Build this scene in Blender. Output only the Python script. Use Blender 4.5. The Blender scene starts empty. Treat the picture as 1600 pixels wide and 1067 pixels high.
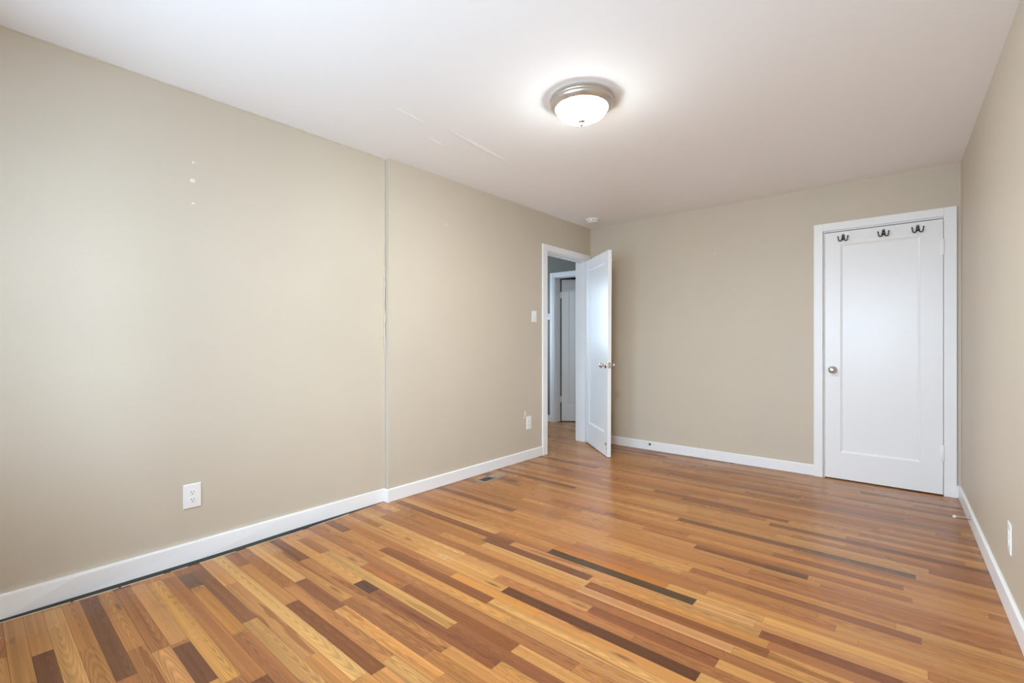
import bpy, bmesh, math, random
from mathutils import Vector, Matrix
D = bpy.data
C = bpy.context.scene.collection
S = bpy.context.scene
rng = random.Random(11)
R = math.radians

# ------------------------------------------------------------------ camera
H = 2.42                                   # ceiling height
CAM = Vector((2.7996, -4.6642, 1.1222)); YAW = 0.7058; FPX = 732.7; V0 = 535.1
cam_d = D.cameras.new('camera'); cam = D.objects.new('camera', cam_d); C.objects.link(cam)
cam.location = CAM; cam.rotation_euler = (R(90), 0, YAW)
cam_d.sensor_width = 36.0; cam_d.lens = FPX / 1600 * 36; cam_d.shift_y = (V0 - 533.5) / 1600
cam_d.clip_start = 0.02
S.camera = cam

# ------------------------------------------------------------------ exposure, world
S.view_settings.view_transform = 'Standard'; S.view_settings.look = 'None'
S.view_settings.gamma = 1.0; S.view_settings.use_curve_mapping = False
S.view_settings.exposure = 0.34
S.cycles.use_denoising = True
S.cycles.max_bounces = 14; S.cycles.diffuse_bounces = 10; S.cycles.glossy_bounces = 5
S.cycles.transparent_max_bounces = 12
S.cycles.sample_clamp_indirect = 8.0
SKY = 14.0
LAMP = 400.0
w = D.worlds.new('sky'); S.world = w; w.use_nodes = True
nt = w.node_tree; nt.nodes.clear()
out = nt.nodes.new('ShaderNodeOutputWorld'); bg = nt.nodes.new('ShaderNodeBackground')
tc = nt.nodes.new('ShaderNodeTexCoord'); sep = nt.nodes.new('ShaderNodeSeparateXYZ')
ramp = nt.nodes.new('ShaderNodeValToRGB')          # ground below the horizon brightened to lift the ceiling, bright overcast sky above
nt.links.new(tc.outputs['Generated'], sep.inputs[0])
mp = nt.nodes.new('ShaderNodeMapRange'); mp.inputs[1].default_value = -1; mp.inputs[2].default_value = 1
nt.links.new(sep.outputs['Z'], mp.inputs[0]); nt.links.new(mp.outputs[0], ramp.inputs[0])
cr = ramp.color_ramp
cr.elements[0].position = 0.0; cr.elements[0].color = (0.40, 0.53, 0.66, 1)
cr.elements[1].position = 1.0; cr.elements[1].color = (0.54, 0.73, 0.93, 1)
e = cr.elements.new(0.48); e.color = (0.42, 0.54, 0.66, 1)
e = cr.elements.new(0.53); e.color = (0.58, 0.75, 0.93, 1)
nt.links.new(ramp.outputs[0], bg.inputs[0]); bg.inputs[1].default_value = SKY
nt.links.new(bg.outputs[0], out.inputs[0])

# ------------------------------------------------------------------ windows' daylight (portals at the panes guide the sky light in)
WIN_REAR = ((0.42, 1.42), (1.67, 2.92), 0.70, 2.10)   # two windows, the second added to light the right side: (x0, x1), (x0, x1), z0, z1 in the wall behind the camera
WIN_HALL = (-0.60, 0.55, 1.00, 2.05)       # y0, y1, z0, z1 in the hall's far wall
REAR_Y = -5.15; HALL_X = -2.3
def portal(name, loc, rot, sx, sy):
    l = D.lights.new(name, 'AREA'); l.shape = 'RECTANGLE'; l.size = sx; l.size_y = sy
    l.cycles.is_portal = True
    o = D.objects.new(name, l); C.objects.link(o); o.location = loc; o.rotation_euler = rot
    return o
for xa, xb in WIN_REAR[:2]:
    portal('rear_window_daylight', ((xa+xb)/2, REAR_Y-0.09, (WIN_REAR[2]+WIN_REAR[3])/2), (R(90), 0, 0), xb-xa, WIN_REAR[3]-WIN_REAR[2])
portal('hall_window_daylight', (HALL_X-0.09, (WIN_HALL[0]+WIN_HALL[1])/2, (WIN_HALL[2]+WIN_HALL[3])/2), (R(90), 0, R(-90)), WIN_HALL[1]-WIN_HALL[0], WIN_HALL[3]-WIN_HALL[2])

# ------------------------------------------------------------------ pixel -> place
FWD = Vector((-math.sin(YAW), math.cos(YAW), 0)); RGT = Vector((math.cos(YAW), math.sin(YAW), 0))
def on(axis, val, px, py):
    d = FWD + RGT*((px-800)/FPX) + Vector((0, 0, -(py-V0)/FPX))
    return CAM + d*((val-CAM[axis])/d[axis])

# ------------------------------------------------------------------ materials
def lin(r, g, b):
    f = lambda c: (c/255/12.92) if c/255 <= 0.04045 else ((c/255+0.055)/1.055)**2.4
    return (f(r), f(g), f(b), 1)
def pbr(name, col, rough=0.5, metal=0.0, spec=0.5, bump=0.0, bscale=60, var=0.0):
    m = D.materials.new(name); m.use_nodes = True
    n = m.node_tree; p = n.nodes['Principled BSDF']
    p.inputs['Base Color'].default_value = col; p.inputs['Roughness'].default_value = rough
    p.inputs['Metallic'].default_value = metal; p.inputs['Specular IOR Level'].default_value = spec
    if bump or var:
        t = n.nodes.new('ShaderNodeTexCoord'); ns = n.nodes.new('ShaderNodeTexNoise')
        ns.inputs['Scale'].default_value = bscale; ns.inputs['Detail'].default_value = 4
        n.links.new(t.outputs['Object'], ns.inputs['Vector'])
        if bump:
            b = n.nodes.new('ShaderNodeBump'); b.inputs['Strength'].default_value = bump; b.inputs['Distance'].default_value = 0.004
            n.links.new(ns.outputs['Fac'], b.inputs['Height']); n.links.new(b.outputs[0], p.inputs['Normal'])
        if var:
            h = n.nodes.new('ShaderNodeMapRange'); h.inputs[1].default_value = 0.3; h.inputs[2].default_value = 0.7
            h.inputs[3].default_value = 1-var; h.inputs[4].default_value = 1+var
            n2 = n.nodes.new('ShaderNodeTexNoise'); n2.inputs['Scale'].default_value = 2.2; n2.inputs['Detail'].default_value = 3
            n.links.new(t.outputs['Object'], n2.inputs['Vector']); n.links.new(n2.outputs['Fac'], h.inputs[0])
            v = n.nodes.new('ShaderNodeVectorMath'); v.operation = 'SCALE'; v.inputs[0].default_value = col[:3]
            n.links.new(h.outputs[0], v.inputs['Scale']); n.links.new(v.outputs[0], p.inputs['Base Color'])
    return m
M = {}
M['wall'] = pbr('beige_wall_paint', (0.585, 0.52, 0.42, 1), 0.5, spec=0.35, bump=0.12, bscale=90, var=0.015)
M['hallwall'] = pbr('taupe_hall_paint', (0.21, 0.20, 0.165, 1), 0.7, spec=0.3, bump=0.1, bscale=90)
M['ceil'] = pbr('white_ceiling_paint', (0.91, 0.915, 0.92, 1), 0.85, spec=0.2, bump=0.18, bscale=35)
M['trim'] = pbr('white_trim_paint', (0.86, 0.865, 0.875, 1), 0.35, spec=0.5, bump=0.06, bscale=40)
M['door'] = pbr('white_door_paint', (0.85, 0.855, 0.86, 1), 0.27, spec=0.5, bump=0.05, bscale=25)
M['plastic'] = pbr('white_plastic', (0.85, 0.85, 0.85, 1), 0.35)
M['slot'] = pbr('dark_slot', (0.06, 0.06, 0.065, 1), 0.6)
M['nickel'] = pbr('brushed_nickel', (0.62, 0.58, 0.53, 1), 0.32, metal=1.0, bump=0.05, bscale=200)
M['chrome'] = pbr('polished_knob_metal', (0.66, 0.65, 0.63, 1), 0.22, metal=1.0, bump=0.02, bscale=80)
M['black'] = pbr('oil_black_metal', (0.045, 0.042, 0.042, 1), 0.38, metal=0.6, bump=0.05, bscale=200)
M['steel'] = pbr('dull_steel', (0.42, 0.41, 0.40, 1), 0.35, metal=1.0, bump=0.03, bscale=200)
M['register'] = pbr('tan_register_enamel', lin(164, 145, 124), 0.42, metal=0.25, bump=0.05, bscale=150)
M['dark'] = pbr('dark_duct', (0.02, 0.018, 0.016, 1), 0.9)
M['gap'] = pbr('gap_shade_and_grime', (0.035, 0.03, 0.024, 1), 0.85, bump=0.4, bscale=50, var=0.3)  # dark grime with the shadow of the floor gap painted in
M['cream'] = pbr('cream_paint_line', (0.66, 0.56, 0.44, 1), 0.6, var=0.15)
M['spackle'] = pbr('pale_spackle', (0.80, 0.74, 0.63, 1), 0.7, bump=0.3, bscale=300)
M['rubber'] = pbr('white_rubber', (0.82, 0.78, 0.70, 1), 0.5)
M['chip'] = pbr('worn_bare_patch', (0.22, 0.19, 0.16, 1), 0.7, var=0.2)

def glass_pane():
    m = D.materials.new('clear_window_glass'); m.use_nodes = True; n = m.node_tree; n.nodes.clear()
    o = n.nodes.new('ShaderNodeOutputMaterial'); mx = n.nodes.new('ShaderNodeMixShader'); f = n.nodes.new('ShaderNodeFresnel')
    a = n.nodes.new('ShaderNodeBsdfTransparent'); g = n.nodes.new('ShaderNodeBsdfGlossy'); g.inputs['Roughness'].default_value = 0.02
    f.inputs['IOR'].default_value = 1.2
    n.links.new(f.outputs[0], mx.inputs[0]); n.links.new(a.outputs[0], mx.inputs[1]); n.links.new(g.outputs[0], mx.inputs[2]); n.links.new(mx.outputs[0], o.inputs[0])
    return m
M['pane'] = glass_pane()

def bowl_glow():
    m = D.materials.new('lit_frosted_glass'); m.use_nodes = True; n = m.node_tree; p = n.nodes['Principled BSDF']
    p.inputs['Base Color'].default_value = (0.9, 0.88, 0.84, 1); p.inputs['Roughness'].default_value = 0.3
    p.inputs['Emission Color'].default_value = (0.93, 0.98, 0.97, 1)
    # glow shaped by height: underside far brighter than rim, to shrink the ceiling halo
    t = n.nodes.new('ShaderNodeTexCoord'); sp = n.nodes.new('ShaderNodeSeparateXYZ'); n.links.new(t.outputs['Object'], sp.inputs[0])
    r = n.nodes.new('ShaderNodeMapRange'); r.interpolation_type = 'SMOOTHSTEP'
    r.inputs[1].default_value = -0.088; r.inputs[2].default_value = -0.114; r.inputs[3].default_value = 42.0; r.inputs[4].default_value = LAMP
    n.links.new(sp.outputs['Z'], r.inputs[0]); 
    # shade of the rod and cap put into the glow, so the finial shows
    ln = n.nodes.new('ShaderNodeVectorMath'); ln.operation = 'LENGTH'; cb = n.nodes.new('ShaderNodeCombineXYZ')
    n.links.new(sp.outputs['X'], cb.inputs[0]); n.links.new(sp.outputs['Y'], cb.inputs[1]); n.links.new(cb.outputs[0], ln.inputs[0])
    r2 = n.nodes.new('ShaderNodeMapRange'); r2.inputs[1].default_value = 0.030; r2.inputs[2].default_value = 0.055; r2.inputs[3].default_value = 0.012; r2.inputs[4].default_value = 1.0
    n.links.new(ln.outputs['Value'], r2.inputs[0])
    mu = n.nodes.new('ShaderNodeMath'); mu.operation = 'MULTIPLY'; n.links.new(r.outputs[0], mu.inputs[0]); n.links.new(r2.outputs[0], mu.inputs[1])
    n.links.new(mu.outputs[0], p.inputs['Emission Strength'])
    return m
M['bowl'] = bowl_glow()

def wood():
    m = D.materials.new('oak_strip_floor'); m.use_nodes = True; n = m.node_tree; L = n.links; N = n.nodes
    p = N['Principled BSDF']
    def nd(t, **k):
        x = N.new(t)
        for a, b in k.items(): setattr(x, a, b)
        return x
    def math_(op, a, b=None, clamp=False):
        x = nd('ShaderNodeMath', operation=op, use_clamp=clamp)
        for i, v in enumerate((a, b)):
            if v is None: continue
            if isinstance(v, (int, float)): x.inputs[i].default_value = v
            else: L.new(v, x.inputs[i])
        return x.outputs[0]
    def mixc(fac, a, b, mode='MIX'):
        x = nd('ShaderNodeMix', data_type='RGBA', blend_type=mode)
        if isinstance(fac, (int, float)): x.inputs[0].default_value = fac
        else: L.new(fac, x.inputs[0])
        for i, v in ((6, a), (7, b)):
            if isinstance(v, tuple): x.inputs[i].default_value = v
            else: L.new(v, x.inputs[i])
        return x.outputs[2]
    uv = nd('ShaderNodeUVMap', uv_map='plank'); s = nd('ShaderNodeSeparateXYZ'); L.new(uv.outputs[0], s.inputs[0])
    ofs = nd('ShaderNodeUVMap', uv_map='variant'); so = nd('ShaderNodeSeparateXYZ'); L.new(ofs.outputs[0], so.inputs[0])
    base = nd('ShaderNodeVertexColor', layer_name='plank_colour')
    u, v = s.outputs[0], s.outputs[1]; rnd, streak = so.outputs[0], so.outputs[1]
    seed = math_('MULTIPLY', rnd, 137.0)
    def vec(su, sv, add=0.0):
        c = nd('ShaderNodeCombineXYZ')
        L.new(math_('ADD', math_('MULTIPLY', u, su), math_('ADD', seed, add)), c.inputs[0]); L.new(math_('MULTIPLY', v, sv), c.inputs[1]); L.new(seed, c.inputs[2])
        return c.outputs[0]
    def noise(vv, sc, det, dist=0.0):
        x = nd('ShaderNodeTexNoise'); x.inputs['Scale'].default_value = sc; x.inputs['Detail'].default_value = det; x.inputs['Distortion'].default_value = dist
        L.new(vv, x.inputs['Vector']); return x.outputs['Fac']
    def rng_(x, a, b, c, d):
        q = nd('ShaderNodeMapRange'); L.new(x, q.inputs[0])
        for i, k in enumerate((a, b, c, d)): q.inputs[i+1].default_value = k
        return q.outputs[0]
    fine = noise(vec(2.5, 420), 1.0, 3.0)                              # fine pores along the board
    band = noise(vec(0.55, 48, 31), 1.0, 5.0, 0.5)                    # growth-ring bands
    # cathedral figure: rings stretched along the board
    wv = nd('ShaderNodeTexWave', wave_type='RINGS', rings_direction='Z'); wv.inputs['Scale'].default_value = 2.6
    wv.inputs['Distortion'].default_value = 2.2; wv.inputs['Detail'].default_value = 2.0; wv.inputs['Detail Scale'].default_value = 0.8
    cc = nd('ShaderNodeCombineXYZ')
    r2 = math_('FRACT', math_('MULTIPLY', rnd, 7.31)); r3 = math_('FRACT', math_('MULTIPLY', rnd, 23.7))
    L.new(math_('MULTIPLY', math_('SUBTRACT', u, math_('MULTIPLY', r2, 0.9)), 1.5), cc.inputs[0])
    L.new(math_('MULTIPLY', math_('SUBTRACT', v, math_('ADD', math_('MULTIPLY', r3, 0.03), 0.013)), 26.0), cc.inputs[1])
    L.new(cc.outputs[0], wv.inputs['Vector'])
    figured = rng_(r3, 0.35, 0.45, 0.15, 1.0)
    heart = noise(vec(1.5, 21, 77), 1.0, 2.0, 0.8)                   # heartwood streaks inside a board
    knots = nd('ShaderNodeTexVoronoi'); knots.inputs['Scale'].default_value = 1.0; L.new(vec(3.1, 17, 3), knots.inputs['Vector'])
    knot = rng_(knots.outputs['Distance'], 0.05, 0.20, 1.0, 0.0)
    keep = rng_(noise(vec(2.2, 3, 51), 1.0, 0.0), 0.56, 0.62, 0.0, 1.0)
    knot = math_('MULTIPLY', knot, keep, True)
    c = base.outputs['Color']
    g1 = rng_(band, 0.3, 0.7, 0.76, 1.20)
    g2 = rng_(fine, 0.3, 0.7, 0.84, 1.13)
    g3 = math_('ADD', 1.0, math_('MULTIPLY', math_('SUBTRACT', wv.outputs['Fac'], 0.6), math_('MULTIPLY', figured, 0.30)))
    k = math_('MULTIPLY', math_('MULTIPLY', g1, g2), g3)
    sc = nd('ShaderNodeVectorMath', operation='SCALE'); L.new(c, sc.inputs[0]); L.new(k, sc.inputs['Scale'])
    hs = math_('MULTIPLY', rng_(heart, 0.565, 0.595, 0.0, 0.95), streak, True)
    dark = mixc(1.0, sc.outputs[0], (0.56, 0.45, 0.40, 1), 'MULTIPLY')
    col = mixc(hs, sc.outputs[0], dark)
    col = mixc(math_('MULTIPLY', knot, 0.75), col, (0.09, 0.04, 0.02, 1))
    # joint lines between boards
    edge = math_('MINIMUM', s.outputs[1], math_('SUBTRACT', 0.0565, s.outputs[1]))
    line = rng_(edge, 0.0004, 0.0013, 0.62, 0.0)
    end = rng_(u, 0.0005, 0.0016, 0.60, 0.0)
    col = mixc(math_('MAXIMUM', line, end), col, (0.08, 0.035, 0.015, 1))
    tc = nd('ShaderNodeTexCoord')
    for q, (sx, sy), amt in ((on(2, 0, 694, 871), (0.075, 0.022), 0.55), (on(2, 0, 600, 794), (0.045, 0.016), 0.40), (on(2, 0, 660, 874), (0.05, 0.012), 0.35)):   # pale scuffs in the finish
        d = nd('ShaderNodeVectorMath', operation='SUBTRACT'); L.new(tc.outputs['Object'], d.inputs[0]); d.inputs[1].default_value = q
        d2 = nd('ShaderNodeVectorMath', operation='MULTIPLY'); L.new(d.outputs[0], d2.inputs[0]); d2.inputs[1].default_value = (1/sx, 1/sy, 0)
        ln = nd('ShaderNodeVectorMath', operation='LENGTH'); L.new(d2.outputs[0], ln.inputs[0])
        sn = nd('ShaderNodeTexNoise'); sn.inputs['Scale'].default_value = 55; sn.inputs['Detail'].default_value = 4; L.new(tc.outputs['Object'], sn.inputs['Vector'])
        col = mixc(math_('MULTIPLY', rng_(ln.outputs['Value'], 0.2, 1.0, amt, 0.0), rng_(sn.outputs['Fac'], 0.42, 0.62, 0.0, 1.0)), col, (0.72, 0.60, 0.47, 1))
    L.new(col, p.inputs['Base Color']); sm = nd('ShaderNodeTexNoise'); sm.inputs['Scale'].default_value = 1.7; sm.inputs['Detail'].default_value = 4; L.new(tc.outputs['Object'], sm.inputs['Vector'])
    L.new(rng_(sm.outputs['Fac'], 0.3, 0.7, 0.22, 0.36), p.inputs['Roughness'])
    p.inputs['Specular IOR Level'].default_value = 0.40
    hgt = math_('ADD', math_('MULTIPLY', fine, 0.15), math_('MULTIPLY', math_('MAXIMUM', line, end), -1.0))
    b = nd('ShaderNodeBump'); b.inputs['Strength'].default_value = 0.25; b.inputs['Distance'].default_value = 0.0012; L.new(hgt, b.inputs['Height']); L.new(b.outputs[0], p.inputs['Normal'])
    return m
M['wood'] = wood()

# ------------------------------------------------------------------ mesh helpers
def box(bm, x0, x1, y0, y1, z0, z1, bev=0.0, seg=2):
    r = bmesh.ops.create_cube(bm, size=1.0, matrix=Matrix.Translation(((x0+x1)/2, (y0+y1)/2, (z0+z1)/2)) @ Matrix.Diagonal((abs(x1-x0), abs(y1-y0), abs(z1-z0), 1)))
    if bev:
        es = list({e for v in r['verts'] for e in v.link_edges})
        bmesh.ops.bevel(bm, geom=es, offset=bev, segments=seg, profile=0.5, affect='EDGES')
def prism(bm, pts, z0, z1):
    """pts: plan outline (x, y); extruded z0..z1"""
    a = [bm.verts.new((x, y, z0)) for x, y in pts]; b = [bm.verts.new((x, y, z1)) for x, y in pts]
    n = len(pts); bm.faces.new(a[::-1]); bm.faces.new(b)
    for i in range(n): bm.faces.new((a[i], a[(i+1) % n], b[(i+1) % n], b[i]))
def loft(bm, rings, cap=True, closed=False):
    vs = [[bm.verts.new(p) for p in r] for r in rings]; n = len(rings[0])
    for i in range(len(vs)-1 + (1 if closed else 0)):
        A, B = vs[i], vs[(i+1) % len(vs)]
        for j in range(n): bm.faces.new((A[j], A[(j+1) % n], B[(j+1) % n], B[j]))
    if cap and not closed: bm.faces.new(vs[0][::-1]); bm.faces.new(vs[-1])
def lathe(bm, prof, axis='Z', seg=48, org=(0, 0, 0)):
    """prof: (radius, height) list; axis Z up or Y (towards -Y when height is positive = out of a wall)"""
    rows = []
    for r, h in prof:
        row = []
        for k in range(seg):
            a = 2*math.pi*k/seg; x, y = r*math.cos(a), r*math.sin(a)
            p = (x, y, h) if axis == 'Z' else (x, -h, y)
            row.append(bm.verts.new((p[0]+org[0], p[1]+org[1], p[2]+org[2])))
        rows.append(row)
    for i in range(len(rows)-1):
        for k in range(seg): bm.faces.new((rows[i][k], rows[i][(k+1) % seg], rows[i+1][(k+1) % seg], rows[i+1][k]))
    bm.faces.new(rows[0]); bm.faces.new(rows[-1])
def tube(bm, pts, rad, seg=10):
    pts = [Vector(p) for p in pts]; rings = []
    up = None
    for i, p in enumerate(pts):
        t = (pts[min(i+1, len(pts)-1)] - pts[max(i-1, 0)]).normalized()
        if up is None: up = t.orthogonal().normalized()
        up = (up - t*up.dot(t)).normalized(); s = t.cross(up)
        r = rad[i] if isinstance(rad, (list, tuple)) else rad
        rings.append([p + (up*math.cos(2*math.pi*k/seg) + s*math.sin(2*math.pi*k/seg))*r for k in range(seg)])
    loft(bm, rings)
def ball(bm, c, r, seg=12, sx=1, sy=1, sz=1):
    bmesh.ops.create_uvsphere(bm, u_segments=seg, v_segments=max(6, seg*2//3), radius=r, matrix=Matrix.Translation(c) @ Matrix.Diagonal((sx, sy, sz, 1)))
def obj(name, bm, mat, parent=None, smooth=False):
    bmesh.ops.recalc_face_normals(bm, faces=bm.faces)
    me = D.meshes.new(name); bm.to_mesh(me); bm.free(); me.materials.append(mat)
    if smooth: me.shade_smooth()
    o = D.objects.new(name, me); C.objects.link(o)
    if parent: o.parent = parent
    return o
def smooth_by_angle(o, deg=40):
    me = o.data; me.shade_smooth()
    bm = bmesh.new(); bm.from_mesh(me)
    for e in bm.edges:
        if len(e.link_faces) == 2 and e.calc_face_angle() > R(deg): e.smooth = False
    bm.to_mesh(me); bm.free()
    return o
def tag(o, label=None, cat=None, group=None, kind=None):
    if label: o['label'] = label
    if cat: o['category'] = cat
    if group: o['group'] = group
    if kind: o['kind'] = kind
    return o
def struct(name, bm, mat, label, cat, parent=None):
    o = obj(name, bm, mat, parent)
    return tag(o, label, cat, kind='structure')
def empty(name, loc, rz=0.0, label=None, cat=None, group=None, kind=None):
    o = D.objects.new(name, None); C.objects.link(o); o.location = loc; o.rotation_euler = (0, 0, rz); o.empty_display_size = 0.1
    return tag(o, label, cat, group, kind)
B = bmesh.new

# ------------------------------------------------------------------ room measures
W0 = 3.07; SKEW = 0.0218                     # right wall meets the back wall at x = W0 and opens out slightly
def rx(y): return W0 - y*SKEW
DOOR_H = 2.035
Y_A, Y_B = -0.838, -0.108                    # bedroom doorway in the left wall (clear opening)
JOG_Y = -2.717; NEAR_X = -0.041              # the near half of the left wall sits back a little
WT = 0.117                                   # left wall thickness
HALL_Y = 0.75                                # hall end wall
HD_A, HD_B = -1.022, -0.30                   # doorway in the hall end wall

# ------------------------------------------------------------------ large structure
# floor : oak strips running left-right, one mesh, each board with its own colour
ROW = 0.0565; ROW0 = -3.768
X0, X1, YF0, YF1 = -2.45, 3.30, -5.35, 2.05
LIGHT = [(206,156,100), (212,163,105), (200,148,92), (198,142,86), (205,150,98), (192,136,82)]
MID = [(178,122,72), (170,112,65), (184,128,80), (175,118,76), (165,110,70)]
DARK = [(138,86,54), (128,78,48), (146,92,60), (120,78,54)]
NOTE = [  # boards one can pick out in the photograph: start px, end px, colour, heart streak
 ((454,942),(585,1052),(134,82,48),0.1), ((336,872),(545,1068),(216,170,110),0.1), ((430,865),(538,938),(202,144,88),0.9),
 ((545,943),(680,1062),(206,148,88),0.5), ((580,927),(768,1045),(142,88,58),0.6), ((558,910),(582,925),(96,62,50),0.0), ((510,862),(706,978),(214,166,104),0.5),
 ((575,880),(625,914),(170,108,62),0.1), ((630,917),(805,1012),(142,88,52),0.2), ((598,870),(790,972),(206,152,90),0.1),
 ((590,860),(764,940),(146,90,56),0.2), ((708,898),(838,960),(214,152,86),0.1), ((650,860),(788,921),(212,160,100),0.2),
 ((789,922),(1089,1060),(106,66,42),0.3), ((856,862),(1082,945),(90,68,46),0.1), ((865,856),(1040,918),(198,130,66),0.0),
 ((1042,920),(1182,971),(216,164,112),0.0), ((925,907),(1200,1022),(142,90,54),0.2), ((905,917),(1145,1015),(206,152,108),0.2),
 ((928,899),(1200,1008),(206,148,88),0.1), ((1237,851),(1431,899),(124,92,70),0.1), ((1190,985),(1410,1064),(136,82,52),0.3),
 ((1190,972),(1450,1062),(220,168,104),0.0), ((1018,768),(1170,797),(152,100,62),0.2), ((1145,759),(1250,776),(152,104,66),0.2),
 ((850,752),(905,760),(142,94,56),0.1), ((1192,886),(1262,903),(122,84,60),0.1), ((1080,889),(1170,915),(164,108,70),0.4),
 ((982,810),(1070,842),(166,108,64),0.5), ((1240,783),(1500,831),(150,112,88),0.1),
 ((147,932),(195,1060),(134,90,62),0.3), ((172,926),(208,1014),(202,144,90),0.4), ((197,918),(250,1015),(166,112,70),0.2),
 ((222,912),(277,1004),(206,152,100),0.1), ((281,1008),(325,1067),(126,82,58),0.1), ((255,905),(355,1065),(214,160,92),0.2),
 ((272,900),(390,1067),(176,118,72),0.3), ((288,898),(312,915),(118,88,66),0.0), ((314,922),(382,985),(192,134,76),0.2), ((310,890),(400,965),(144,96,66),0.3),
]
fixed = {}
for a, b, colr, stk in NOTE:
    pa, pb = on(2, 0, *a), on(2, 0, *b)
    k = math.floor(((pa.y+pb.y)/2 - ROW0)/ROW)
    fixed.setdefault(k, []).append([min(pa.x, pb.x), max(pa.x, pb.x), colr, stk])
bm = B(); uvl = bm.loops.layers.uv.new('plank'); vrl = bm.loops.layers.uv.new('variant'); cl = bm.loops.layers.float_color.new('plank_colour')
FLOOR_GAIN = (0.77, 0.685, 0.55)
def plank(x0, x1, y0, colr, stk):
    q = [(x0, y0), (x1, y0), (x1, y0+ROW), (x0, y0+ROW)]
    f = bm.faces.new([bm.verts.new((x, y, 0)) for x, y in q])
    a = rng.random(); c = lin(*colr); j = rng.uniform(0.93, 1.07)
    for lp, (x, y) in zip(f.loops, q):
        lp[uvl].uv = (x-x0, y-y0); lp[vrl].uv = (a, stk); lp[cl] = (c[0]*j*FLOOR_GAIN[0], c[1]*j*FLOOR_GAIN[1], c[2]*j*FLOOR_GAIN[2], 1)
k0 = math.floor((YF0-ROW0)/ROW); k1 = math.ceil((YF1-ROW0)/ROW)
for k in range(k0, k1):
    y0 = ROW0 + k*ROW
    near = y0 < -2.6
    fx = sorted(fixed.get(k, []), key=lambda t: t[0])
    for i in range(1, len(fx)): fx[i][0] = max(fx[i][0], fx[i-1][1])
    fx = [t for t in fx if t[1]-t[0] > 0.03]
    x = X0 - rng.uniform(0, 0.6)
    last = None
    while x < X1:
        nxt = next((t for t in fx if t[1] > x + 1e-4), None)
        if nxt and nxt[0] <= x + 0.02:
            plank(x, nxt[1], y0, nxt[2], nxt[3]); x = nxt[1]; continue
        ln = rng.uniform(0.40, 1.15) if near else rng.uniform(0.3, 1.25)
        e = x + ln
        if nxt and e > nxt[0] - 0.12: e = nxt[0]
        t = rng.random()
        if near: pal = LIGHT if t < 0.48 else MID if t < 0.91 else DARK
        else: pal = LIGHT if t < 0.60 else MID if t < 0.94 else DARK
        colr = pal[rng.randrange(len(pal))]
        if not near: colr = tuple(int(c*0.72 + m*0.28) for c, m in zip(colr, (190, 132, 82)))
        plank(x, e, y0, colr, rng.choice((0, 0, 0.15, 0.3, 0.8)) if near else rng.choice((0, 0, 0, 0.2, 0.5)))
        x = e
me = D.meshes.new('floor'); bm.to_mesh(me); bm.free(); me.materials.append(M['wood'])
fl = D.objects.new('floor', me); C.objects.link(fl); tag(fl, 'glossy oak strip floor of mixed light and dark boards', 'floor', kind='structure')
bm = B(); box(bm, X0, X1, YF0, YF1, -0.05, -0.0015)
struct('subfloor', bm, M['gap'], 'dark subfloor under the oak strip floor', 'floor')

# ceiling with a faint taped seam
bm = B(); box(bm, X0, X1, YF0, YF1, H, H+0.08)
def ridge(pts, wid, hgt):
    rings = []
    n = len(pts)
    for i, (x, y) in enumerate(pts):
        a = math.sin(math.pi*(i+0.15)/(n-0.7)); ww = wid*(0.5+0.5*a); hh = hgt*a
        rings.append([(x-ww, y, H+0.001), (x-ww*0.35, y, H-hh), (x+ww*0.3, y, H-hh*0.8), (x+ww, y, H+0.001)])
    loft(bm, rings)
def ser(x0, y0, x1, y1, n, j): return [(x0+(x1-x0)*i/(n-1)+rng.uniform(-j, j), y0+(y1-y0)*i/(n-1)) for i in range(n)]
ridge(ser(0.65, -2.74, 0.585, -2.10, 16, 0.004), 0.024, 0.0034)
ridge(ser(0.47, -2.79, 0.45, -2.60, 8, 0.003), 0.012, 0.003)
ridge(ser(0.63, -3.16, 0.61, -2.88, 8, 0.004), 0.013, 0.0025)
struct('ceiling', bm, M['ceil'], 'white painted ceiling with a faint taped seam', 'ceiling')

# walls
bm = B()
box(bm, -WT, NEAR_X, REAR_Y-0.12, JOG_Y, 0, H)
box(bm, -WT, 0, JOG_Y, Y_A-0.012, 0, H)
box(bm, -WT, 0, Y_A-0.012, Y_B+0.012, DOOR_H+0.012, H)
box(bm, -WT, 0, Y_B+0.012, HALL_Y, 0, H)
wall_left = struct('wall_left', bm, M['wall'], 'long beige left wall that steps out halfway along', 'wall')
CX0, CX1 = 2.243, 2.986                       # closet opening
bm = B()
box(bm, 0, CX0, 0, 0.12, 0, H); box(bm, CX1, W0+0.13, 0, 0.12, 0, H); box(bm, CX0, CX1, 0, 0.12, DOOR_H+0.012, H)
wall_back = struct('wall_back', bm, M['wall'], 'beige back wall holding the white closet door', 'wall')
bm = B()
prism(bm, [(rx(0), 0), (rx(0)+0.12, 0), (rx(REAR_Y)+0.12, REAR_Y-0.12), (rx(REAR_Y), REAR_Y-0.12)], 0, H)
wall_right = struct('wall_right', bm, M['wall'], 'beige right wall beside the closet door', 'wall')
(xa, xb), (xc, xd), z0, z1 = WIN_REAR; xr = rx(REAR_Y)+0.001
bm = B()
for p0, p1 in ((NEAR_X, xa), (xb, xc), (xd, xr)): box(bm, p0, p1, REAR_Y-0.12, REAR_Y, 0, H)
for p0, p1 in ((xa, xb), (xc, xd)):
    box(bm, p0, p1, REAR_Y-0.12, REAR_Y, 0, z0); box(bm, p0, p1, REAR_Y-0.12, REAR_Y, z1, H)
struct('wall_rear', bm, M['wall'], 'beige wall with two windows behind the camera, one added for light', 'wall')
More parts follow.
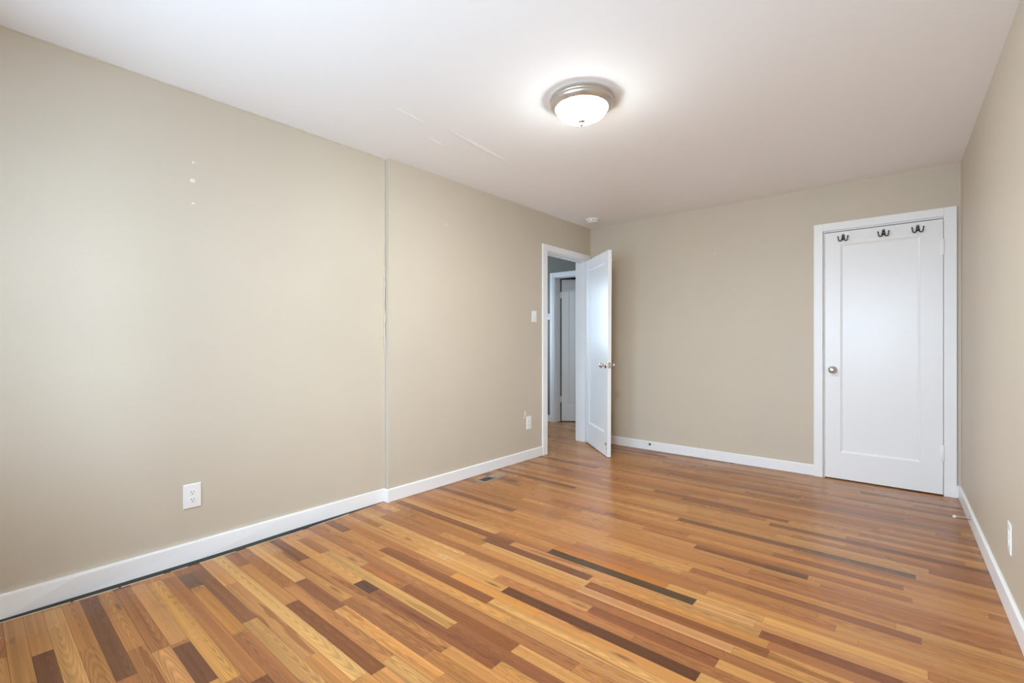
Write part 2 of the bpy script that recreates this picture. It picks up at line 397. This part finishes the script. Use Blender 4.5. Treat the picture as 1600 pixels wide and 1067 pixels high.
# closet shell behind the closet door
bm = B(); box(bm, 1.9, 2.0, 0.12, 0.8, 0, H); box(bm, 3.2, 3.3, 0.12, 0.8, 0, H); box(bm, 1.9, 3.3, 0.8, 0.9, 0, H)
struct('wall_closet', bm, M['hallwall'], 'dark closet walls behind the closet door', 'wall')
# hall
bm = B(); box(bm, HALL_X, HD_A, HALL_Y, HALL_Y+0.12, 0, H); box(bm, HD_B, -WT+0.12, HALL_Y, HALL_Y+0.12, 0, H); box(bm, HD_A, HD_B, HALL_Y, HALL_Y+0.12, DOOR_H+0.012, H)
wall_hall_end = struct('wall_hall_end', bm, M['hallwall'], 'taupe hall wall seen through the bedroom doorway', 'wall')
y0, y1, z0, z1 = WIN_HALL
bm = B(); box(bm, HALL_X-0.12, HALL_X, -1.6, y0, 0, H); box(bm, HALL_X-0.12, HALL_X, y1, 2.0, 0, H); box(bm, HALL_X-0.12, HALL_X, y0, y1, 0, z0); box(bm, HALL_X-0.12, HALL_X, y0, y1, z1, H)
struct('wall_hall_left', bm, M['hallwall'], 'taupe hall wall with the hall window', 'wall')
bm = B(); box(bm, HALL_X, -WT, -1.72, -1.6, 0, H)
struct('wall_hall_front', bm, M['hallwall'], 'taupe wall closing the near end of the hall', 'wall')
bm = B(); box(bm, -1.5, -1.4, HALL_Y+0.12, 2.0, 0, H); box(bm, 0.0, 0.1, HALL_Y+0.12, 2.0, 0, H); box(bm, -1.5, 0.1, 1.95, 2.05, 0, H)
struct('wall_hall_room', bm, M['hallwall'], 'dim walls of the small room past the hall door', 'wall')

# windows (behind the camera and in the hall; daylight comes through them)
def window(name, label, loc, rz, w_, z0, z1):
    t = empty(name, loc, rz, label, 'window', kind='structure')       # local: wall face y=0, room towards -Y
    bm = B(); f = 0.045
    for a in (0, 1):
        s = -1 if a == 0 else 1
        box(bm, s*w_/2-(f if s > 0 else 0), s*w_/2+(0 if s > 0 else f), 0.03, 0.10, z0, z1)
    box(bm, -w_/2, w_/2, 0.03, 0.10, z0, z0+f); box(bm, -w_/2, w_/2, 0.03, 0.10, z1-f, z1)
    obj('frame', bm, M['trim'], t)
    bm = B(); zm = (z0+z1)/2; box(bm, -w_/2+f, w_/2-f, 0.045, 0.08, zm-0.02, zm+0.02, 0.003); box(bm, -0.02, 0.02, 0.045, 0.08, z0+f, z1-f, 0.003)
    obj('sash_bar', bm, M['trim'], t)
    bm = B(); box(bm, -w_/2+f, w_/2-f, 0.060, 0.064, z0+f, z1-f); obj('pane', bm, M['pane'], t)
    bm = B(); box(bm, -w_/2-0.09, w_/2+0.09, -0.035, 0.03, z0-0.03, z0, 0.005); obj('sill', bm, M['trim'], t)
    bm = B()
    box(bm, -w_/2-0.07, -w_/2, -0.018, 0, z0, z1+0.07, 0.002); box(bm, w_/2, w_/2+0.07, -0.018, 0, z0, z1+0.07, 0.002); box(bm, -w_/2, w_/2, -0.018, 0, z1, z1+0.07, 0.002)
    box(bm, -w_/2-0.07, w_/2+0.07, -0.018, 0, z0-0.10, z0-0.03, 0.002)
    obj('window_casing', bm, M['trim'], t)
    return t
for n_, (xa, xb), side in (('window_1', WIN_REAR[0], 'farther from'), ('added_window_3', WIN_REAR[1], 'added for light, nearer to')):
    window(n_, 'white framed window behind the camera, ' + side + ' the right wall', ((xa+xb)/2, REAR_Y, 0), R(180), xb-xa, WIN_REAR[2], WIN_REAR[3])
window('window_2', 'white framed window at the far side of the hall', (HALL_X, (WIN_HALL[0]+WIN_HALL[1])/2, 0), R(90), WIN_HALL[1]-WIN_HALL[0], WIN_HALL[2], WIN_HALL[3])

# ------------------------------------------------------------------ baseboards
BH = 0.0915; BT = 0.014
def base_profile(t, h):                      # (distance from wall, height): square board with an eased top
    return [(0, 0), (t, 0), (t, h-0.006), (t-0.002, h-0.002), (t-0.006, h), (0, h)]
def run(bm, p0, p1, nrm, t=BT, h=BH-0.0025, z0=0.0025):
    rings = []
    for p in (p0, p1): rings.append([(p[0]+nrm[0]*d, p[1]+nrm[1]*d, z+z0) for d, z in base_profile(t, h)])
    loft(bm, rings)
bm = B()
# near, set-back run: a slightly wavy board whose foot kicks out
rings = []
for y, xt, xb, zb in [(REAR_Y+0.014, -0.020, -0.004, 0.0), (-4.56, -0.022, -0.005, 0.0), (-4.33, -0.012, -0.006, 0.001), (-3.87, -0.018, -0.005, 0.0), (-3.40, -0.022, -0.016, 0.004), (-3.05, -0.031, -0.028, 0.003), (-2.80, -0.036, -0.034, 0.002), (JOG_Y-BT*0.5, -0.038, -0.037, 0.002)]:
    xt = max(xt, NEAR_X+0.003)
    rings.append([(NEAR_X-0.002, y, zb), (xb, y, zb), (xt, y, BH-0.004), (xt-0.002, y, BH), (NEAR_X-0.002, y, BH)])
loft(bm, rings)
run(bm, (NEAR_X, JOG_Y), (BT, JOG_Y), (0, -1), t=BT, h=BH-0.004, z0=0.0)
run(bm, (0, JOG_Y), (0, -0.921), (1, 0))
struct('baseboard_left', bm, M['trim'], 'white baseboard along the left wall, stepping around the corner', 'baseboard')
bm = B(); run(bm, (BT, 0), (2.175, 0), (0, -1)); run(bm, (3.046, 0), (rx(0)-BT, 0), (0, -1))
struct('baseboard_back', bm, M['trim'], 'white baseboard along the back wall up to the closet', 'baseboard')
bm = B(); run(bm, (rx(0), 0), (rx(REAR_Y), REAR_Y), (-1, 0)); 
struct('baseboard_right', bm, M['trim'], 'white baseboard along the right wall', 'baseboard')
bm = B(); run(bm, (0.0, REAR_Y), (rx(REAR_Y)-BT, REAR_Y), (0, 1))
struct('baseboard_rear', bm, M['trim'], 'white baseboard on the wall behind the camera', 'baseboard')
bm = B(); run(bm, (HALL_X, HALL_Y), (-1.10, HALL_Y), (0, -1)); run(bm, (-0.215, HALL_Y), (-WT, HALL_Y), (0, -1)); run(bm, (-WT, -1.6), (-WT, -0.93), (-1, 0)); run(bm, (-WT, -0.02), (-WT, HALL_Y), (-1, 0))
struct('baseboard_hall', bm, M['trim'], 'white baseboard in the hall beyond the doorway', 'baseboard')

# dark strip of grime and painted gap shadow at the foot of the near left wall with a broken line of old paint on the floor
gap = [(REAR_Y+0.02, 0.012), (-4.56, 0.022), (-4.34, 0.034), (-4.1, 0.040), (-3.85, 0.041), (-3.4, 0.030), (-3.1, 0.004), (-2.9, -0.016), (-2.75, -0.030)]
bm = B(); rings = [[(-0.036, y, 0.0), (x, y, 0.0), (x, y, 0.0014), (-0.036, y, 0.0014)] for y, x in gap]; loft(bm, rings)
struct('trim_5', bm, M['gap'], 'flat dark strip of grime and painted gap shadow under the near left baseboard', 'gap shade strip')
def gx(y):
    for (ya, xa), (yb, xb) in zip(gap, gap[1:]):
        if ya <= y <= yb: return xa + (xb-xa)*(y-ya)/(yb-ya)
    return gap[-1][1]
bm = B()
for ya, yb in [(-5.0, -4.36), (-4.35, -4.20), (-4.19, -4.03), (-4.00, -3.93), (-3.88, -3.71), (-3.66, -3.34), (-3.30, -3.02)]:
    n = 8; rings = []
    for i in range(n):
        y = ya + (yb-ya)*i/(n-1); x = gx(y) + rng.uniform(-0.001, 0.001); wd = 0.0055 if ya < -4 else 0.0042
        rings.append([(x, y, 0.0), (x+wd, y, 0.0), (x+wd, y, 0.0019), (x, y, 0.0019)])
    loft(bm, rings)
struct('trim_6', bm, M['cream'], 'broken cream paint line on the floor along the left baseboard', 'paint line')

# ragged plaster bead in the inner corner of the step, and rough paint along the ceiling line
bm = B(); pts = []; rad = []
z = BH
while z < H:
    ragged = 1.0 if 1.05 < z < 1.75 else 0.35
    pts.append((NEAR_X+0.001+rng.uniform(0, 0.006)*ragged, JOG_Y-0.001-rng.uniform(0, 0.010)*ragged, z)); rad.append(0.003+rng.uniform(0, 0.006)*ragged); z += 0.026
tube(bm, pts, rad, 8); obj('plaster_bead', bm, M['wall'], wall_left, True)
bm = B(); pts = []; rad = []; y = REAR_Y+0.02
while y < JOG_Y-0.03:
    pts.append((NEAR_X-0.001, y, H-0.001)); rad.append(0.003+rng.uniform(0, 0.004)); y += 0.03
tube(bm, pts, rad, 8); obj('ceiling_caulk', bm, M['wall'], wall_left, True)

# small patches of filler on the walls
def patch(parent, loc, rz, rx_, rz_, name='spackle_patch', label=None):
    bm = B(); n = 14
    top = []; bot = []
    for k in range(n):
        a = 2*math.pi*k/n; q = rng.uniform(0.85, 1.15)
        bot.append((rx_*q*math.cos(a), 0, rz_*q*math.sin(a))); top.append((rx_*q*0.7*math.cos(a), -0.0012, rz_*q*0.7*math.sin(a)))
    loft(bm, [bot, top])
    bm.transform(Matrix.Translation(loc) @ Matrix.Rotation(rz, 4, 'Z'))
    o = obj(name, bm, M['spackle'], parent)
    if label: o['label'] = label
for px_, py_, a, b in [(302, 254, 0.006, 0.006), (308, 255, 0.003, 0.003), (301, 282, 0.014, 0.011), (301.5, 317.5, 0.007, 0.006)]:
    p = on(0, NEAR_X, px_, py_); patch(wall_left, p, R(90), a, b, label='pale filler spot on the near left wall')
p = on(0, 0, 697, 350.5); patch(wall_left, p, R(90), 0.006, 0.006)
patch(wall_left, (0.0, -1.187, 0.445), R(90), 0.014, 0.030, label='pale filler smear beside the outlet near the doorway')
patch(wall_left, (0.0, -1.203, 0.408), R(90), 0.011, 0.011)
p = on(1, 0, 1117, 395.5); patch(wall_back, p, 0, 0.007, 0.006, label='pale filler spot on the back wall')

# ------------------------------------------------------------------ casings
def casing(bm, a0, a1, z1, wl, wr, wh, th, y=0.0):
    """flat casing on a wall at y (room towards -Y), opening a0..a1, height z1"""
    box(bm, a0-wl, a0, y-th, y, 0, z1+wh, 0.0025); box(bm, a1, a1+wr, y-th, y, 0, z1+wh, 0.0025); box(bm, a0, a1, y-th, y, z1, z1+wh, 0.0025)
# bedroom doorway (left wall): local frame rotated so that local +X runs to world +Y
t = empty('trim_1', (0, 0, 0), R(90), 'white casing around the open bedroom doorway', 'door casing', kind='structure')
bm = B(); casing(bm, Y_A-0.010, Y_B+0.010, DOOR_H+0.010, 0.074, 0.072, 0.062, 0.018)
obj('casing', bm, M['trim'], t)
bm = B(); casing(bm, Y_A-0.010, Y_B+0.010, DOOR_H+0.010, 0.074, 0.072, 0.062, -0.018, WT); obj('hall_casing', bm, M['trim'], t)
bm = B()
box(bm, Y_A-0.012, Y_A, 0.0, WT, 0, DOOR_H, 0.001); box(bm, Y_B, Y_B+0.012, 0.0, WT, 0, DOOR_H, 0.001); box(bm, Y_A-0.012, Y_B+0.012, 0.0, WT, DOOR_H, DOOR_H+0.012, 0.001)
obj('jamb', bm, M['trim'], t)
bm = B()
box(bm, Y_A, Y_A+0.011, 0.042, 0.075, 0, DOOR_H, 0.001); box(bm, Y_A, Y_B, 0.042, 0.075, DOOR_H-0.011, DOOR_H, 0.001)
obj('door_stop_strip', bm, M['trim'], t)
# closet
t = empty('trim_2', (0, 0, 0), 0, 'white casing around the closed closet door', 'door casing', kind='structure')
bm = B(); casing(bm, 2.237, 2.978, DOOR_H+0.010, 0.064, 0.070, 0.062, 0.018); obj('casing', bm, M['trim'], t)
bm = B(); box(bm, CX0, CX0+0.006, -0.014, 0.12, 0, DOOR_H, 0.001); box(bm, 2.978, CX1, 0.0, 0.12, 0, DOOR_H, 0.001); box(bm, CX0, CX1, 0.0, 0.12, DOOR_H, DOOR_H+0.012, 0.001)
obj('jamb', bm, M['trim'], t)
bm = B(); box(bm, CX0-0.0065, CX0-0.003, -0.0195, -0.017, 0.862, 0.928, 0.0008); o = obj('strike_plate', bm, M['steel'], t)
# hall doorway
t = empty('trim_3', (0, HALL_Y, 0), 0, 'white casing around the inner door in the hall', 'door casing', kind='structure')
bm = B(); casing(bm, HD_A+0.004, HD_B-0.004, DOOR_H, 0.078, 0.078, 0.066, 0.018)
box(bm, HD_A-0.030, HD_A-0.022, -0.022, -0.016, 0, DOOR_H+0.03, 0.001); obj('casing', bm, M['trim'], t)
bm = B(); box(bm, HD_A-0.001, HD_A+0.012, 0.0, 0.12, 0, DOOR_H, 0.001); box(bm, HD_B-0.012, HD_B+0.001, 0.0, 0.12, 0, DOOR_H, 0.001); box(bm, HD_A, HD_B, 0.0, 0.12, DOOR_H-0.006, DOOR_H+0.012, 0.001)
obj('jamb', bm, M['trim'], t)

# ------------------------------------------------------------------ doors
def slab(w_, h_, th, st, sr, tr, br, rec=0.010):
    """one-panel door, local x 0..w_, thickness y 0..th, z 0..h_; recessed panel and a small bevelled sticking on both faces"""
    bm = B()
    ax, bx, az, bz = st, w_-sr, br, h_-tr
    def ring(y, i): return [(ax+i, y, az+i), (bx-i, y, az+i), (bx-i, y, bz-i), (ax+i, y, bz-i)]
    for y, s in ((0, 1), (th, -1)):
        o_ = [bm.verts.new(p) for p in [(0, y, 0), (w_, y, 0), (w_, y, h_), (0, y, h_)]]
        r0 = [bm.verts.new(p) for p in ring(y, 0)]; r1 = [bm.verts.new(p) for p in ring(y+s*0.004, 0.003)]
        r2 = [bm.verts.new(p) for p in ring(y+s*0.006, 0.010)]; r3 = [bm.verts.new(p) for p in ring(y+s*rec, 0.013)]
        for a, b in ((o_, r0), (r0, r1), (r1, r2), (r2, r3)):
            for k in range(4): bm.faces.new((a[k], a[(k+1) % 4], b[(k+1) % 4], b[k]))
        bm.faces.new(r3)
        if y == 0: first = o_
        else:
            for k in range(4): bm.faces.new((first[k], first[(k+1) % 4], o_[(k+1) % 4], o_[k]))
    bmesh.ops.remove_doubles(bm, verts=bm.verts, dist=1e-6)
    return bm
def knob(parent, x, y, z, sgn, mat, name='knob', label=None):
    """round knob with a rosette, sticking out towards -Y (sgn=1) or +Y (sgn=-1)"""
    prof = [(0.0, 0), (0.031, 0.0), (0.0315, 0.003), (0.028, 0.007), (0.014, 0.009), (0.0105, 0.012), (0.0095, 0.024), (0.013, 0.031), (0.022, 0.036), (0.0265, 0.043), (0.0262, 0.052), (0.021, 0.059), (0.010, 0.0625), (0.0, 0.063)]
    prof = [(max(r, 0.0004), h) for r, h in prof]
    bm = B(); lathe(bm, prof, 'Y', 32)
    bm.transform(Matrix.Translation((x, y, z)) @ Matrix.Rotation(0 if sgn > 0 else math.pi, 4, 'Z'))
    o = obj(name, bm, mat, parent, True)
    if label: o['label'] = label
    return o
def hinge(parent, x, y, z, h=0.10, mat=None):
    bm = B(); lathe(bm, [(0.0005, 0), (0.0045, 0.001), (0.0062, 0.004), (0.0062, h-0.004), (0.0045, h-0.001), (0.0005, h)], 'Z', 16, (x, y, z))
    box(bm, x-0.018, x+0.018, y+0.004, y+0.0065, z+0.004, z+h-0.004, 0.0005)
    o = obj('hinge', bm, mat or M['trim'], parent); smooth_by_angle(o)
    return o

# closet door: face a hair behind the casing face
t = empty('door_2', (2.2515, -0.012, 0.010), 0, 'closed white one panel closet door with round knob', 'door', kind='structure')
obj('door_slab', slab(0.7232, 2.0165, 0.035, 0.1055, 0.1265, 0.105, 0.216), M['door'], t)
knob(t, 0.053, 0.0, 0.887, 1, M['chrome'], label='round satin metal closet knob')
for z in (1.752, 0.245): hinge(t, 0.7240, -0.0095, z, 0.118, M['trim'])
bm = B(); box(bm, -0.0008, 0.002, 0.004, 0.030, 0.862, 0.922, 0.0004); obj('latch_plate', bm, M['steel'], t)

# open bedroom door, hinged at the far jamb, swung into the room and sagging a touch
ANG = R(-41.6)
t = empty('door_1', (0.012, -0.114, 0.014), ANG, 'white one panel bedroom door standing open into the room', 'door', kind='structure')
t.rotation_mode = 'XYZ'; t.rotation_euler = (0, R(0.7), ANG)
obj('door_slab', slab(0.712, 2.015, 0.035, 0.105, 0.110, 0.108, 0.222), M['door'], t)
knob(t, 0.652, 0.0, 0.893, 1, M['chrome'], label='round metal knob on the hall side')
knob(t, 0.652, 0.035, 0.893, -1, M['chrome'], label='round metal knob on the room side')
bm = B(); box(bm, 0.7112, 0.7132, 0.005, 0.030, 0.866, 0.922, 0.0005); obj('latch_plate', bm, M['nickel'], t)
bm = B(); box(bm, 0.713, 0.722, 0.011, 0.024, 0.885, 0.903, 0.003); obj('latch_bolt', bm, M['nickel'], t)
for z in (0.18, 1.70): hinge(t, -0.004, 0.039, z, 0.09, M['trim'])
# chewed corner: bare patches low on the free stile
def flake(x, z, a, b, mat, name, y=-0.0008):
    bm = B(); n = 12; r1 = []; r2 = []
    for k in range(n):
        an = 2*math.pi*k/n; q = rng.uniform(0.7, 1.2)
        r1.append((x+a*q*math.cos(an), 0.001, z+b*q*math.sin(an))); r2.append((x+a*q*0.85*math.cos(an), y, z+b*q*0.85*math.sin(an)))
    loft(bm, [r1, r2]); return obj(name, bm, mat, t)
for x, z, a, b in [(0.652, 0.122, 0.018, 0.016), (0.678, 0.118, 0.007, 0.026), (0.676, 0.072, 0.008, 0.020), (0.676, 0.036, 0.007, 0.009), (0.635, 0.098, 0.006, 0.008)]:
    flake(x, z, a, b, M['steel'] if a > 0.01 else M['chip'], 'bare_patch')
for x, z, a, b in [(0.660, 0.092, 0.010, 0.008), (0.666, 0.05, 0.012, 0.010), (0.625, 0.115, 0.008, 0.006)]:
    flake(x, z, a, b, M['plastic'], 'paint_blister', -0.0025)
flake(0.092, 0.905, 0.006, 0.020, M['cream'], 'paint_chip')
bm = B(); tube(bm, [(0.655, 0.034, 1.922), (0.655, 0.047, 1.922), (0.655, 0.058, 1.927)], [0.004, 0.004, 0.0035]); ball(bm, (0.655, 0.060, 1.929), 0.0065)
o = obj('door_peg', bm, M['plastic'], t, True); o['label'] = 'small pale peg behind the top of the door'

# hall inner door, ajar and opening away
t = empty('door_3', (HD_A+0.032, HALL_Y+0.118, 0.010), R(33), 'white inner hall door standing ajar beyond the doorway', 'door', kind='structure')
obj('door_slab', slab(0.68, 2.005, 0.035, 0.10, 0.10, 0.10, 0.222), M['door'], t)
for z in (0.26, 1.74): hinge(t, -0.006, 0.004, z, 0.09, M['trim'])
knob(t, 0.62, 0.0, 0.89, 1, M['chrome'])

# ------------------------------------------------------------------ things on the walls
def plate(t, w_, h_, d=0.0055):
    bm = B(); rings = []
    for y, i in ((0, 0), (-d*0.45, 0), (-d*0.8, 0.0012), (-d, 0.004)):
        rings.append([(-w_/2+i, y, -h_/2+i), (w_/2-i, y, -h_/2+i), (w_/2-i, y, h_/2-i), (-w_/2+i, y, h_/2-i)])
    loft(bm, rings); return obj('cover_plate', bm, M['plastic'], t)
def outlet(loc, rz, label, group=None, w_=0.071, h_=0.114, sc=1.0):
    t = empty('wall_outlet', loc, rz, label, 'outlet', 'duplex wall outlets')
    plate(t, w_, h_)
    for s in (1, -1):
        bm = B(); r = 0.0165*sc; zc = s*0.0195*sc; pts = []
        for k in range(28):
            a = 2*math.pi*k/28; pts.append((r*math.cos(a), max(-0.0125*sc, min(0.0125*sc, r*math.sin(a)))))
        loft(bm, [[(x, -0.004, z+zc) for x, z in pts], [(x, -0.0072, z+zc) for x, z in pts], [(x*0.95, -0.0078, z*0.95+zc) for x, z in pts]])
        rc = obj('receptacle', bm, M['plastic'], t)
        for dx, hh in ((-0.0062, 0.0080), (0.0062, 0.0065)):
            bm = B(); box(bm, (dx-0.0012)*sc, (dx+0.0012)*sc, -0.0080, -0.0060, zc+(0.0035-hh/2)*sc, zc+(0.0035+hh/2)*sc); obj('slot', bm, M['slot'], rc)
        bm = B(); lathe(bm, [(0.0026*sc, 0.006), (0.0026*sc, 0.0080)], 'Y', 14, (0, 0, zc-0.0068*sc)); obj('ground_hole', bm, M['slot'], rc)
    bm = B(); lathe(bm, [(0.0003, 0.004), (0.003, 0.004), (0.003, 0.0066), (0.0022, 0.0074), (0.0003, 0.0075)], 'Y', 16); obj('screw', bm, M['plastic'], t, True)
    return t
outlet((NEAR_X, -3.889, 0.328), R(90), 'white duplex outlet low on the near left wall, clear of any doorway', w_=0.080, h_=0.124)
outlet((0.0, -1.131, 0.351), R(90), 'white outlet low on the left wall just left of the bedroom doorway', h_=0.122)
outlet((rx(-1.855), -1.857, 0.316), R(-90)-SKEW, 'white outlet on the right wall seen nearly edge on', w_=0.084, h_=0.121)
t = empty('light_switch', (0.0, -1.047, 1.376), R(90), 'white toggle light switch beside the bedroom doorway casing', 'light switch')
plate(t, 0.071, 0.108)
bm = B(); box(bm, -0.0052, 0.0052, -0.0062, -0.005, -0.012, 0.012); obj('toggle_slot', bm, M['plastic'], t)
bm = B(); loft(bm, [[(-0.0045, -0.004, -0.006), (0.0045, -0.004, -0.006), (0.0045, -0.004, 0.006), (-0.0045, -0.004, 0.006)], [(-0.0035, -0.016, 0.004), (0.0035, -0.016, 0.004), (0.0035, -0.016, 0.010), (-0.0035, -0.016, 0.010)]]); obj('toggle', bm, M['plastic'], t)
for z in (0.030, -0.030):
    bm = B(); lathe(bm, [(0.0003, 0.004), (0.003, 0.004), (0.003, 0.0060), (0.0003, 0.0070)], 'Y', 14, (0, 0, z)); obj('screw', bm, M['plastic'], t, True)
p = on(1, HALL_Y, 857.5, 495)
t = empty('thermostat', (p.x-0.02, HALL_Y, p.z), 0, 'small white thermostat on the hall wall seen past the doorway edge', 'thermostat')
bm = B(); box(bm, -0.055, 0.055, -0.022, 0, -0.042, 0.042, 0.006, 3); obj('case', bm, M['plastic'], t)
bm = B(); box(bm, -0.030, 0.030, -0.0235, -0.0215, -0.006, 0.026, 0.001); obj('display', bm, M['steel'], t)

# ------------------------------------------------------------------ coat hooks on the closet door
def coat_hook(px_, py_, label):
    p = on(1, -0.012, px_, py_)
    t = empty('coat_hook', (p.x, -0.012, p.z), 0, label, 'coat hook', 'black double coat hooks on the closet door')
    bm = B()                                                  # arched back plate with two screw bosses
    pts = [(-0.0085, -0.020), (0.0085, -0.020), (0.0092, 0.018)] + [(0.0092*math.cos(a), 0.018+0.0095*math.sin(a)) for a in (0.5, 1.0, 1.57, 2.14, 2.64)] + [(-0.0092, 0.018)]
    loft(bm, [[(x, 0, z) for x, z in pts], [(x, -0.004, z) for x, z in pts], [(x*0.8, -0.0055, z*0.93) for x, z in pts]])
    obj('back_plate', bm, M['black'], t)
    for s in (-1, 1):                                         # each prong: down, out and up like an anchor arm
        bm = B(); path = []
        path += [(s*0.006, -0.004, 0.012), (s*0.007, -0.009, 0.0), (s*0.010, -0.013, -0.014)]
        for k in range(9):
            a = math.pi*(1.0 + k/8*0.93)
            path.append((s*(0.0225+0.0125*math.cos(a)), -0.014-0.010*k/8, -0.017+0.0135*math.sin(a)))
        path += [(s*0.0362, -0.026, -0.008), (s*0.0378, -0.028, 0.002)]
        path = [(x*0.86, y, z) for x, y, z in path]
        tube(bm, path, [0.0038]*3+[0.0040]*9+[0.0036, 0.0034], 10); ball(bm, (s*0.0327, -0.0285, 0.004), 0.0058)
        obj('prong', bm, M['black'], t, True)
    for z in (0.019, -0.001):
        bm = B(); lathe(bm, [(0.0003, 0.003), (0.0042, 0.003), (0.0042, 0.0068), (0.003, 0.0076), (0.0003, 0.0080)], 'Y', 14, (0, 0, z)); obj('screw', bm, M['steel'], t, True)
    return t
coat_hook(1317.5, 371, 'black double coat hook on the closet door, nearest the knob side')
coat_hook(1380.5, 363.5, 'middle black double coat hook of the three on the closet door')
coat_hook(1434, 357, 'black double coat hook on the closet door, nearest the hinge side')

# ------------------------------------------------------------------ ceiling fixtures
LX, LY = 1.46, -2.52
t = empty('ceiling_light', (LX, LY, H), 0, 'lit flush dome light with nickel ring on the ceiling', 'ceiling light')
bm = B(); lathe(bm, [(0.02, 0), (0.166, 0), (0.169, -0.006), (0.169, -0.014), (0.164, -0.018), (0.163, -0.024), (0.166, -0.028), (0.165, -0.036), (0.157, -0.042), (0.153, -0.050), (0.146, -0.055), (0.140, -0.055), (0.138, -0.048), (0.02, -0.040)], 'Z', 72)
o = obj('fixture_ring', bm, M['nickel'], t); smooth_by_angle(o, 50); o['label'] = 'brushed nickel ring'
bm = B(); prof = [(0.1385, -0.050)]
for k in range(1, 15):
    a = math.pi/2*k/14; prof.append((max(0.0005, 0.1385*math.cos(a)**0.85), -0.050-0.066*math.sin(a)**1.15))
lathe(bm, prof, 'Z', 64); o = obj('glass_bowl', bm, M['bowl'], t, True); o['label'] = 'glowing frosted glass bowl'
bm = B(); lathe(bm, [(0.0005, -0.114), (0.019, -0.1165), (0.0205, -0.120), (0.015, -0.124), (0.008, -0.126), (0.0065, -0.130), (0.0095, -0.134), (0.0095, -0.139), (0.005, -0.1435), (0.0005, -0.1445)], 'Z', 24)
obj('finial', bm, M['nickel'], t, True)

t = empty('smoke_detector', (0.236, -0.346, H), 0, 'round white smoke detector on the ceiling above the open door', 'smoke detector')
bm = B(); lathe(bm, [(0.001, 0), (0.076, 0), (0.0765, -0.006), (0.073, -0.010), (0.001, -0.010)], 'Z', 48); o = obj('base_plate', bm, M['plastic'], t); smooth_by_angle(o, 40)
bm = B(); lathe(bm, [(0.066, -0.008), (0.0665, -0.020), (0.066, -0.028), (0.060, -0.034), (0.045, -0.037), (0.001, -0.038)], 'Z', 48); o = obj('cover', bm, M['plastic'], t); smooth_by_angle(o, 50)
for k in range(10):
    a = 2*math.pi*k/10
    bm = B(); box(bm, -0.011, 0.011, -0.0675, -0.065, -0.023, -0.019); bm.transform(Matrix.Rotation(a, 4, 'Z')); obj('vent_slot', bm, M['slot'], t)

# ------------------------------------------------------------------ floor register
t = empty('floor_register', (0.146, -1.808, 0), R(2), 'tan metal floor vent register beside the left baseboard', 'floor vent')
WX, LYv = 0.0545, 0.152
bm = B(); ix, iy = 0.038, 0.130
def rect(x, y, z): return [(-x, -y, z), (x, -y, z), (x, y, z), (-x, y, z)]
loft(bm, [rect(WX, LYv, 0.0004), rect(WX-0.002, LYv-0.002, 0.0030), rect(ix+0.002, iy+0.002, 0.0050), rect(ix, iy, 0.0046), rect(ix, iy, 0.0012)], cap=False)
box(bm, -ix, ix, -0.004, 0.004, 0.0008, 0.0046); obj('frame', bm, M['register'], t)
bm = B(); box(bm, -ix, ix, -iy, iy, 0.0004, 0.0010); obj('duct_opening', bm, M['dark'], t)
for j in range(2):
    for k in range(13):
        y = (-iy+0.006 + k*0.0097) if j == 0 else (0.009 + k*0.0097)
        s = -1 if j == 0 else 1                                # the two halves' louvres lean opposite ways
        bm = B(); box(bm, -ix, ix, -0.0048, 0.0048, -0.0005, 0.0005)
        bm.transform(Matrix.Translation((0, y, 0.0030)) @ Matrix.Rotation(R(24)*s, 4, 'X')); obj('louver', bm, M['register'] if j else M['steel'], t)
bm = B(); box(bm, 0.030, 0.034, -0.010, 0.010, 0.004, 0.010, 0.001); obj('damper_lever', bm, M['register'], t)

# ------------------------------------------------------------------ spring door stop and a bare stop socket
sy = -0.688
t = empty('spring_door_stop', (rx(sy)-BT, sy, 0.052), R(-90), 'spring door stop with white tip on the right baseboard', 'door stop')
bm = B(); lathe(bm, [(0.0003, 0), (0.0105, 0), (0.0105, 0.002), (0.0075, 0.006), (0.0072, 0.012), (0.0003, 0.012)], 'Y', 20); o = obj('base', bm, M['steel'], t); smooth_by_angle(o, 40)
bm = B(); pts = []
for k in range(17*10+1):
    a = 2*math.pi*k/10; q = k/170; pts.append((0.0052*math.cos(a), -0.010-0.056*q, 0.0052*math.sin(a)-0.004*q*q))
tube(bm, pts, 0.0015, 6); obj('spring', bm, M['nickel'], t, True)
bm = B(); lathe(bm, [(0.0003, 0.062), (0.0075, 0.063), (0.0085, 0.066), (0.0085, 0.074), (0.006, 0.078), (0.0003, 0.079)], 'Y', 20, (0, 0, -0.004)); obj('tip', bm, M['rubber'], t, True)
p = on(1, -BT, 1015.3, 694)
t = empty('door_stop_socket', (p.x, -BT, p.z), 0, 'small dark metal door stop socket on the back baseboard', 'door stop')
bm = B(); lathe(bm, [(0.0003, 0.0), (0.0125, 0.0), (0.0125, 0.002), (0.010, 0.006), (0.0075, 0.008), (0.0003, 0.008)], 'Y', 20); o = obj('base', bm, M['black'], t); smooth_by_angle(o, 40)
bm = B(); lathe(bm, [(0.0003, 0.007), (0.004, 0.007), (0.004, 0.013), (0.0003, 0.014)], 'Y', 14); o = obj('screw', bm, M['steel'], t); smooth_by_angle(o, 40)
